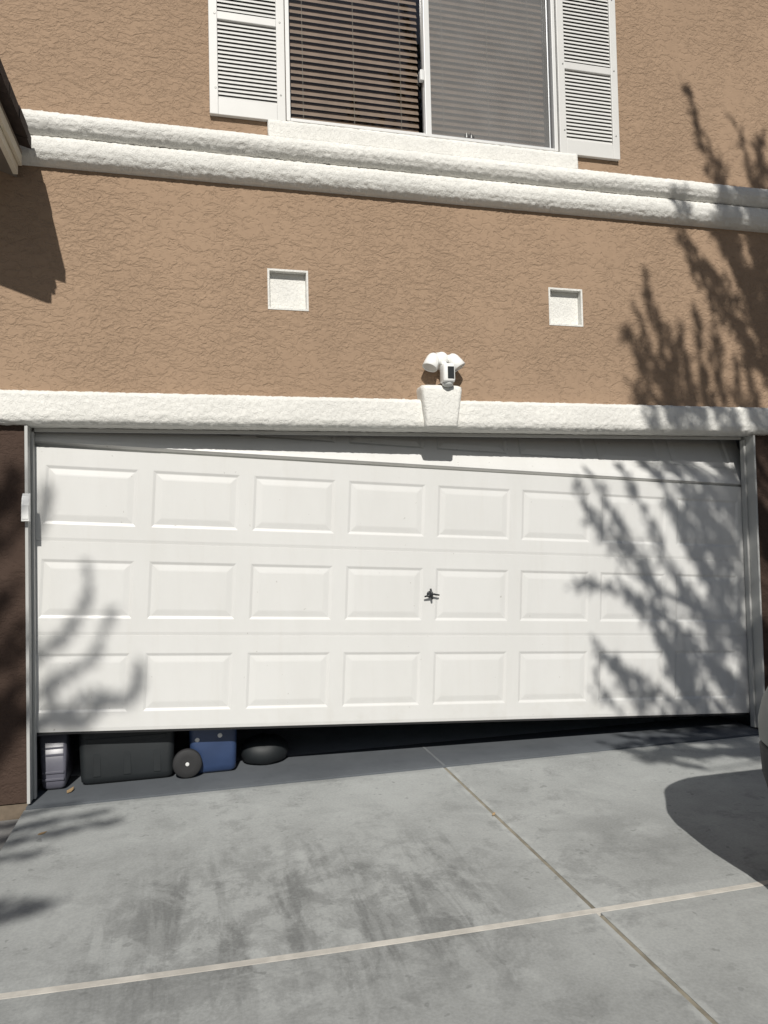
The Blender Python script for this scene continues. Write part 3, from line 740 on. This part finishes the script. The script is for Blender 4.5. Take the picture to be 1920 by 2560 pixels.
# sprays over the door
for pl, wv, dn in (([(3.37,1.74),(3.45,1.55),(3.57,1.36),(3.75,1.13)], .04, 200), ([(3.28,1.07),(3.52,1.06),(3.77,.97),(4.05,.76)], .05, 260), ([(3.51,1.77),(3.61,1.58),(3.75,1.35),(3.95,1.0)], .06, 330), ([(3.45,1.55),(3.6,1.42),(3.8,1.2),(4.0,.9)], .055, 280),
        ([(3.7,1.9),(3.83,1.64),(4.0,1.31),(4.25,.92)], .045, 230), ([(3.88,2.0),(4.09,1.64),(4.41,1.27),(4.67,.9)], .085, 430), ([(4.05,2.05),(4.2,1.75),(4.45,1.45),(4.7,1.1)], .08, 400), ([(4.21,2.0),(4.43,1.67),(4.69,1.36),(4.9,1.1)], .08, 400), ([(4.45,2.0),(4.6,1.7),(4.85,1.3)], .07, 330),
        ([(3.51,.57),(3.72,.46),(3.96,.29),(4.2,.1)], .06, 280), ([(3.46,.39),(3.63,.19),(3.8,-.05)], .05, 150), ([(3.94,.67),(4.12,.44),(4.29,.2),(4.45,-.05)], .08, 420), ([(4.16,.66),(4.38,.45),(4.6,.24),(4.8,0)], .08, 380), ([(3.88,.96),(4.12,.7),(4.46,.45),(4.7,.2)], .065, 300),
        ([(4.3,1.2),(4.5,.85),(4.75,.5)], .07, 300), ([(4.45,1.15),(4.65,.8),(4.85,.5)], .06, 260), ([(4.0,1.2),(4.2,.95),(4.5,.65)], .05, 220), ([(3.75,.95),(3.95,.7),(4.15,.5)], .045, 200), ([(3.8,.35),(4.0,.12),(4.2,-.1)], .05, 220), ([(4.3,.35),(4.5,.05),(4.7,-.2)], .06, 250)):
    st(pl, (5.7, 5.3), wv, dn*.8)
# low sprays that shade the ground and the dark wall at the right edge
for k in range(16):
    x = rng.uniform(4.72, 5.6); z = rng.uniform(.2, 2.1); L = rng.uniform(.4, .7)
    st([(x, z), (x+.12, z-L*.5), (x+.3, z-L)], (6.0, 5.6), .10, 560)
for pl in ([(3.9,-.02),(4.15,-.12),(4.5,-.22)], [(4.2,.02),(4.45,-.10),(4.8,-.25)], [(3.75,-.22),(4.0,-.30),(4.4,-.4)]):
    st(pl, (6.2, 6.0), .045, 240)
# loose fill between the main sprays, thicker towards the right
for k in range(40):
    x = 3.45+1.6*rng.random()**.75; z = rng.uniform(-.15, 2.15)
    if rng.random() > min(1.0, max(.12, (x-3.45)/.75)): continue
    L = rng.uniform(.25, .5); st([(x, z), (x+L*.3, z-L*.45), (x+L*.75, z-L)], (6.4, 5.8), rng.uniform(.035, .06), 330, .006)
for k in range(18):
    x = 4.15+.95*rng.random(); z = rng.uniform(2.2, 4.0)
    if z > 3.6-(4.1-x)*-1.55 - .0 and False: continue
    if x < 4.15+(3.6-z)*.62+.12 and z > 2.75: continue
    if z < 2.75 and x < 3.95: continue
    L = rng.uniform(.3, .5); st([(x, z), (x+L*.3, z-L*.5), (x+L*.6, z-L)], (5.0, 4.6), rng.uniform(.04, .075), 380, .006)
for k in range(14):
    gx, gy = rng.uniform(3.3, 4.4), rng.uniform(-.55, -.05)
    X, Z = gx-SX*gy, TAN*gy
    st([(X, Z), (X+.2, Z-.02), (X+.45, Z-.07)], (6.2, 6.0), .02, 330, .006)
make_tree('leafy tree right of the driveway whose sprays shade the garage door', (5.9, -6.2, -.12), (5.5, -6.0, 4.3), R_, 4, .068, 1.0, .13)
L_ = []
def sl_(pl, wd, dens, rr, d=(7.6, 7.6)): L_.append((pl[::-1], d[0], d[1], wd, dens, rr))
sl_([(.23,1.29),(.23,1.12),(.17,.97),(.08,.87),(-.03,.79),(-.3,.6)], .022, 300, .018)
sl_([(.34,1.03),(.31,.88),(.25,.76),(.13,.68),(.02,.64),(-.3,.45)], .022, 300, .018)
sl_([(.52,.72),(.50,.59),(.46,.52),(.40,.49),(.34,.52),(.22,.54),(.1,.47),(-.3,.35)], .024, 420, .022)
sl_([(.33,.53),(.27,.46),(.20,.41),(.12,.41),(.03,.44),(-.3,.3)], .04, 520, .022)
sl_([(.03,.60),(.03,.52),(.06,.45),(-.1,.35),(-.3,.2)], .05, 380, .02)
sl_([(.02,1.76),(.01,1.62),(-.05,1.5),(-.3,1.2)], .03, 330, .015)
for X, Z in ((-.16,1.66),(-.13,1.58),(-.22,1.5),(-.16,1.04),(-.14,.81),(-.17,.46),(-.15,.3),(-.25,.9),(-.3,.6),(-.28,1.3),(-.2,.2)):
    sl_([(X+.04, Z+.08), (X-.03, Z-.02), (X-.12, Z-.14), (X-.4, Z-.4)], .075, 560, .014)
# shade on the ground at the left: points of the drive seen along the sun (y in front of the facade)
for gx, gy in ((.10,-.18),(.28,-.35),(.36,-.50),(-.02,-.42),(.04,-.80),(.10,-1.33),(.20,-1.36),(-.02,-1.30),(.08,-1.42)):
    Z = TAN*gy; X = gx - SX*gy
    sl_([(X+.06, Z+.01), (X-.08, Z-.02), (X-.5, Z-.15)], .035, 420, .008)
make_tree('tall thin branched tree on the left whose curved twigs shade the door corner', (-3.5, -8.2, -.12), (-2.9, -8.0, 5.0), L_, 9, .06, .85, .11, 0)
